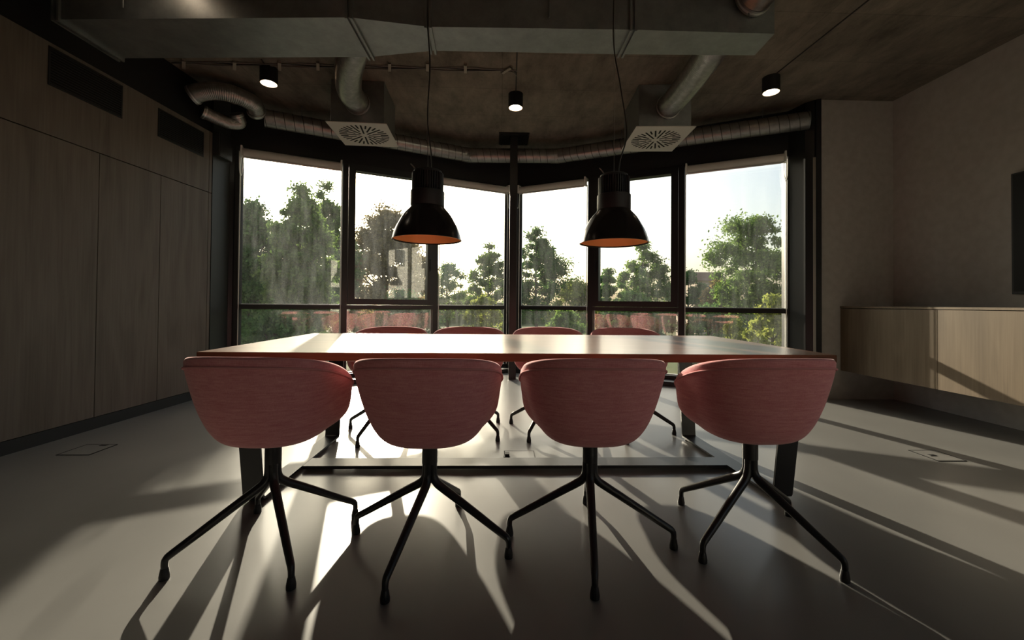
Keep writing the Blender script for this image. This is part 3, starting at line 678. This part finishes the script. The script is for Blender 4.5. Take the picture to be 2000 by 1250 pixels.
# ------------------------------------------------------------------ floating cabinet, screen, floor boxes
cab = thing('floating_cabinet', (3.97, 2.4, .315), 0, 'long floating light-brown wood veneer cabinet on the white wall', 'cabinet')
ca = cab.location.copy()
MB().box(3.70, 4.267, .38, 4.40, .318, .975).build('body', 'cabinet_wood', cab, off=ca)
MB().box(3.67, 4.267, .36, 4.415, .985, 1.004).build('top_panel', 'cabinet_wood', cab, off=ca)
ds = [4.415, 3.413, 2.41, 1.40, .36]
for a, b_ in zip(ds[1:], ds[:-1]):
    MB().box(3.674, 3.698, a+.002, b_-.002, .312, .979).build('door', 'cabinet_wood', cab, off=ca)
tv = thing('wall_screen', (4.24, 2.46, 1.12), 0, 'black flat wall screen above the floating cabinet', 'television')
to = tv.location.copy()
MB().box(4.225, 4.262, 1.58, 3.335, 1.115, 2.112).build('bezel', 'black_plastic', tv, off=to, bevel=.003)
MB().box(4.222, 4.226, 1.595, 3.32, 1.135, 2.10).build('screen', 'tv_black', tv, off=to)
MB().box(4.262, 4.27, 2.2, 2.7, 1.4, 1.8).build('bracket', 'black_plastic', tv, off=to)
def floor_box(x0, x1, y0, y1, px, py, label, plug=False):
    cx, cy = (x0+x1)/2, (y0+y1)/2; hx, hy = (x1-x0)/2, (y1-y0)/2
    t = thing('floor_outlet', (cx, cy, 0), 0, label, 'floor outlet', 'floor outlet boxes')
    e = .006
    f_ = MB(); f_.box(-hx, hx, -hy, -hy+e, 0, .003); f_.box(-hx, hx, hy-e, hy, 0, .003); f_.box(-hx, -hx+e, -hy+e, hy-e, 0, .003); f_.box(hx-e, hx, -hy+e, hy-e, 0, .003)
    f_.build('rim', 'slot_dark', t)
    MB().box(-hx+e+.001, hx-e-.001, -hy+e+.001, hy-e-.001, 0, .0025).build('lid', 'resin_floor', t)
    k = MB().box(px-.022, px+.022, py-.014, py+.014, .0025, .005)
    if plug: k.box(px-.012, px+.016, py-.03, py+.012, .005, .03)
    k.build('cable_flap', 'black_plastic', t, bevel=.001)
floor_box(.033, .238, 2.65, 2.852, -.085, -.01, 'flush floor outlet lid with black flap under the meeting table', True)
floor_box(-2.856, -2.648, 2.785, 2.99, .03, .08, 'flush floor outlet lid near the wooden wall')
floor_box(2.857, 3.05, 2.651, 2.855, -.03, .0, 'flush floor outlet lid near the floating cabinet')

# ------------------------------------------------------------------ outdoors
GZ = -4.2
def ray_xy(px, D): return D*((px-1000)/815.5+YAW)
def ray_z(px, py, D): return EYE+D*(592.9+.0084*(px-1000)-py)/815.5
g = MB(); g.prism([(-150, -60), (150, -60), (150, 220), (-150, 220)], GZ-.5, GZ)
tag(struct(g.build('ground', 'grass_ground')))
rng = np.random.default_rng(5)
def leaves_mesh(name, centers, size, m, parent, off):
    n = len(centers)
    a = rng.normal(size=(n, 3)); a /= np.linalg.norm(a, axis=1)[:, None]
    b_ = rng.normal(size=(n, 3)); b_ -= (b_*a).sum(1)[:, None]*a; b_ /= np.linalg.norm(b_, axis=1)[:, None]
    s = size*rng.uniform(.6, 1.25, size=(n, 1))
    c = centers-np.array(off)
    v = np.stack([c-a*s*.5, c+b_*s*.28, c+a*s*.5, c-b_*s*.28], 1).reshape(-1, 3)
    me = bpy.data.meshes.new(name); me.vertices.add(4*n); me.vertices.foreach_set('co', v.astype(np.float32).ravel())
    me.loops.add(4*n); me.loops.foreach_set('vertex_index', np.arange(4*n, dtype=np.int32))
    me.polygons.add(n); me.polygons.foreach_set('loop_start', np.arange(0, 4*n, 4, dtype=np.int32))
    me.update(calc_edges=True); me.materials.append(MATS[m])
    o = bpy.data.objects.new(name, me); COL.objects.link(o); o.parent = parent
    return o
def tree(name, label, px, ytop, hw, ybot, D, m, nl, leaf, nblob=26, lobes=None, group='trees outside the glazing', cat='tree'):
    """crown spans ytop..ybot in height (given as sight lines at distance D) and hw to each side"""
    X = ray_xy(px, D); zt = ray_z(px, ytop, D); zb = ray_z(px, ybot, D); W = hw/815.5*D
    t = thing(name, (X, D, GZ), 0, label, cat, group)
    off = (X, D, GZ)
    pts = []; blobs = []
    zc = (zt+zb)/2; Hh = (zt-zb)/2
    k = 0
    while len(blobs) < nblob*2.4 and k < 5000:
        k += 1
        u = rng.uniform(-1, 1, 3); q = np.linalg.norm(u)
        if q > 1.12: continue
        # narrower towards the top
        tz = (u[2]+1)/2; wsc = 1.12 if tz < .45 else 1.12-.62*(tz-.45)/.55
        blobs.append((X+u[0]*W*.82*wsc, D+u[1]*W*.82*wsc, zc+u[2]*Hh*.86, W*rng.uniform(.09, .21)))
    blobs.append((X, D, zt-W*.22, W*.22))
    for lx, ly, lr in (lobes or []):
        blobs.append((ray_xy(lx, D), D, ray_z(lx, ly, D), lr/815.5*D))
    wt = np.array([b_[3]**2 for b_ in blobs]); wt /= wt.sum()
    cnt = rng.multinomial(nl, wt)
    for (bx, by, bz, br), c in zip(blobs, cnt):
        d = rng.normal(size=(c, 3)); d /= np.linalg.norm(d, axis=1)[:, None]
        rr = br*rng.uniform(.1, 1.0, size=(c, 1))**.5*(1+.38*rng.normal(size=(c, 1)))
        p = d*rr*np.array([1.15, 1.15, .8]); pts.append(p+np.array([bx, by, bz]))
    P = np.concatenate(pts)
    P = P[P[:, 2] > GZ+.1]
    leaves_mesh('crown', P, leaf, m, t, off)
    tw = max(.06, W*.06); mb = MB()
    mb.tube([(X, D, GZ), (X+.05*W, D, (GZ+zb)/2), (X, D, zb), (X-.04*W, D, zc), (X, D, zt-W*.3)], [tw*1.3, tw, tw*.85, tw*.55, tw*.12], 8)
    mb.build('trunk', 'bark', t, True, off=off)
    bmb = MB()
    for bx, by, bz, br in blobs[:: max(1, len(blobs)//16)]:
        s0 = Vector((X, D, max(GZ+.5, min(bz-.35*abs(bx-X)-.3*W, zt-W*.5)))); e = Vector((bx, by, bz)); md = (s0+e)/2+Vector((0, 0, -.08*W))
        bmb.tube([s0, md, e], [tw*.4, tw*.28, tw*.1], 5)
    bmb.build('branches', 'bark', t, True, off=off)
    return t
T = tree
SG = 'shrubs outside the glazing'
T('maple_tree', 'leafy green tree close outside the pane nearest the wooden wall, lower of the pair', 498, 388, 88, 720, 14, 'leaf_deep', 56000, .125, 90)
T('maple_tree', 'leafy green tree close outside the pane nearest the wooden wall, nearer the glass', 592, 358, 74, 720, 11.5, 'leaf_green', 60000, .10, 95)
T('maple_tree', 'tall tree rising behind the two close trees by the wooden wall', 640, 352, 66, 690, 31, 'leaf_green', 60000, .2, 90)
T('round_tree', 'broad olive-brown tree behind the sunlit sash', 755, 394, 96, 680, 38, 'leaf_olive', 60000, .25, 95)
T('round_tree', 'dark round tree behind the pendant nearer the wooden wall', 875, 508, 50, 630, 47, 'leaf_green', 14000, .24, 34)
T('round_tree', 'tall loose tree on the wooden-wall side of the black column', 955, 472, 46, 640, 32, 'leaf_green', 16000, .21, 40)
T('round_tree', 'tall dark tree just on the cabinet side of the black column', 1048, 440, 58, 640, 28, 'leaf_deep', 24000, .18, 50, [(1085, 520, 26), (1110, 560, 24)])
T('round_tree', 'yellow-green bushy tree between black column and opening sash', 1125, 545, 52, 660, 24, 'leaf_bright', 16000, .16, 36)
T('round_tree', 'mid-green tree behind the pendant nearer the floating cabinet', 1258, 468, 56, 640, 34, 'leaf_green', 18000, .22, 42)
T('round_tree', 'small dark tree beside the opening sash handle, cabinet side', 1190, 522, 40, 640, 30, 'leaf_deep', 12000, .2, 30)
T('round_tree', 'dark bush tree behind the post beside the end pane', 1350, 525, 44, 650, 30, 'leaf_deep', 14000, .2, 32)
T('maple_tree', 'tall two-lobed tree in the pane nearest the white wall', 1487, 412, 74, 640, 20, 'leaf_green', 34000, .15, 60, [(1420, 485, 26), (1405, 508, 20), (1395, 500, 14), (1445, 440, 26)])
T('shrub_tree', 'golden-green small tree behind the end pane, in front of brown house', 1405, 545, 38, 660, 26, 'leaf_olive', 12000, .18, 30)
T('leafy_shrub', 'bright yellow-green shrub low outside the end pane, beside its jamb', 1520, 572, 52, 740, 10, 'leaf_bright', 14000, .10, 34, cat='shrub', group=SG)
T('leafy_shrub', 'bright yellow-green shrub low outside the end pane, behind table corner', 1445, 622, 42, 760, 12.5, 'leaf_bright', 12000, .10, 30, cat='shrub', group=SG)
T('leafy_shrub', 'green shrub low between black column and its neighbouring pane post', 1100, 600, 60, 740, 16, 'leaf_green', 14000, .13, 34, cat='shrub', group=SG)
T('leafy_shrub', 'yellowing shrub low behind the column on the wooden-wall side', 945, 575, 56, 720, 20, 'leaf_bright', 14000, .16, 34, cat='shrub', group=SG)
T('leafy_shrub', 'dark shrub low behind the opening sash, cabinet side', 1240, 565, 80, 720, 19, 'leaf_deep', 18000, .17, 40, cat='shrub', group=SG)
T('leafy_shrub', 'dark shrub low behind the sunlit sash', 790, 565, 90, 720, 24, 'leaf_deep', 18000, .18, 40, cat='shrub', group=SG)
T('leafy_shrub', 'dark shrub low behind the end pane, below the tall two-lobed tree', 1390, 590, 70, 740, 16, 'leaf_deep', 18000, .14, 40, cat='shrub', group=SG)
T('leafy_shrub', 'dark shrub low beneath the trees nearest the wooden wall', 545, 600, 110, 760, 9, 'leaf_deep', 20000, .10, 44, cat='shrub', group=SG)
# distant wooded rise
hb = MB(); N = 60
prev = None
prof_ = [(-120+260*i/N, 1.0+1.3*math.sin(i*.35)+.8*math.sin(i*.9+1)) for i in range(N+1)]
base = len(hb.v)
for x, z in prof_:
    hb.v += [(x, 110, GZ), (x, 112, z), (x, 150, z+.5), (x, 155, GZ)]
for i in range(N):
    for k in range(3): a = i*4+k; hb.f.append((a, a+4, a+5, a+1))
    a = i*4+3; hb.f.append((a, a+4, i*4+4, i*4))
hb.f.append((0, 1, 2, 3)); hb.f.append((N*4+3, N*4+2, N*4+1, N*4))
struct(hb.build('far_hillside', 'grass_ground'))
hD = 48; hx0, hx1 = ray_xy(1368, hD), ray_xy(1425, hD); ze, zr_ = ray_z(1390, 548, hD), ray_z(1390, 527, hD)
ho = thing('house', ((hx0+hx1)/2, hD+3, GZ), 0, 'distant brown house with gabled roof behind the end pane', 'house')
hoo = ho.location.copy()
MB().box(hx0, hx1, hD, hD+6, GZ, ze).build('wall', 'house_wall', ho, off=hoo)
rf = MB(); y0, y1, ym = hD-.4, hD+6.4, hD+3
rf.v = [(hx0-.3, y0, ze), (hx1+.3, y0, ze), (hx1+.3, ym, zr_), (hx0-.3, ym, zr_), (hx0-.3, y1, ze), (hx1+.3, y1, ze)]
rf.f = [(0, 1, 2, 3), (3, 2, 5, 4), (0, 3, 4), (1, 5, 2), (0, 4, 5, 1)]
rf.build('roof', 'house_roof', ho, off=hoo)
for k in range(2):
    xw = hx0+(hx1-hx0)*(.3+.4*k)
    MB().box(xw-.5, xw+.5, hD-.03, hD, ze-1.9, ze-.6).build('window', 'house_pane', ho, off=hoo)

# invented pale building, added to bounce sunlight through the rear window
ab = thing('bounce_building', (8, -24, GZ), 0, 'pale unseen building added behind the room to bounce sunlight in', 'building')
abo = ab.location.copy()
MB().box(-8, 24, -28, -22, GZ, 11).build('wall', 'facade', ab, off=abo)
MB().box(-8.3, 24.3, -28.3, -21.7, 11, 11.4).build('roof', 'house_roof', ab, off=abo)
wm = None
for fl in range(4):
    for k in range(10):
        x0, z0 = -6.4+k*3.1, GZ+1.2+fl*3.7
        if wm is None:
            wo_ = MB().box(0, 1.1, -.03, .03, 0, 1.5).build('window', 'house_pane', ab); wm = wo_.data
        else:
            wo_ = bpy.data.objects.new('window', wm); COL.objects.link(wo_); wo_.parent = ab
        wo_.location = (x0-abo.x, -22-abo.y, z0-abo.z)
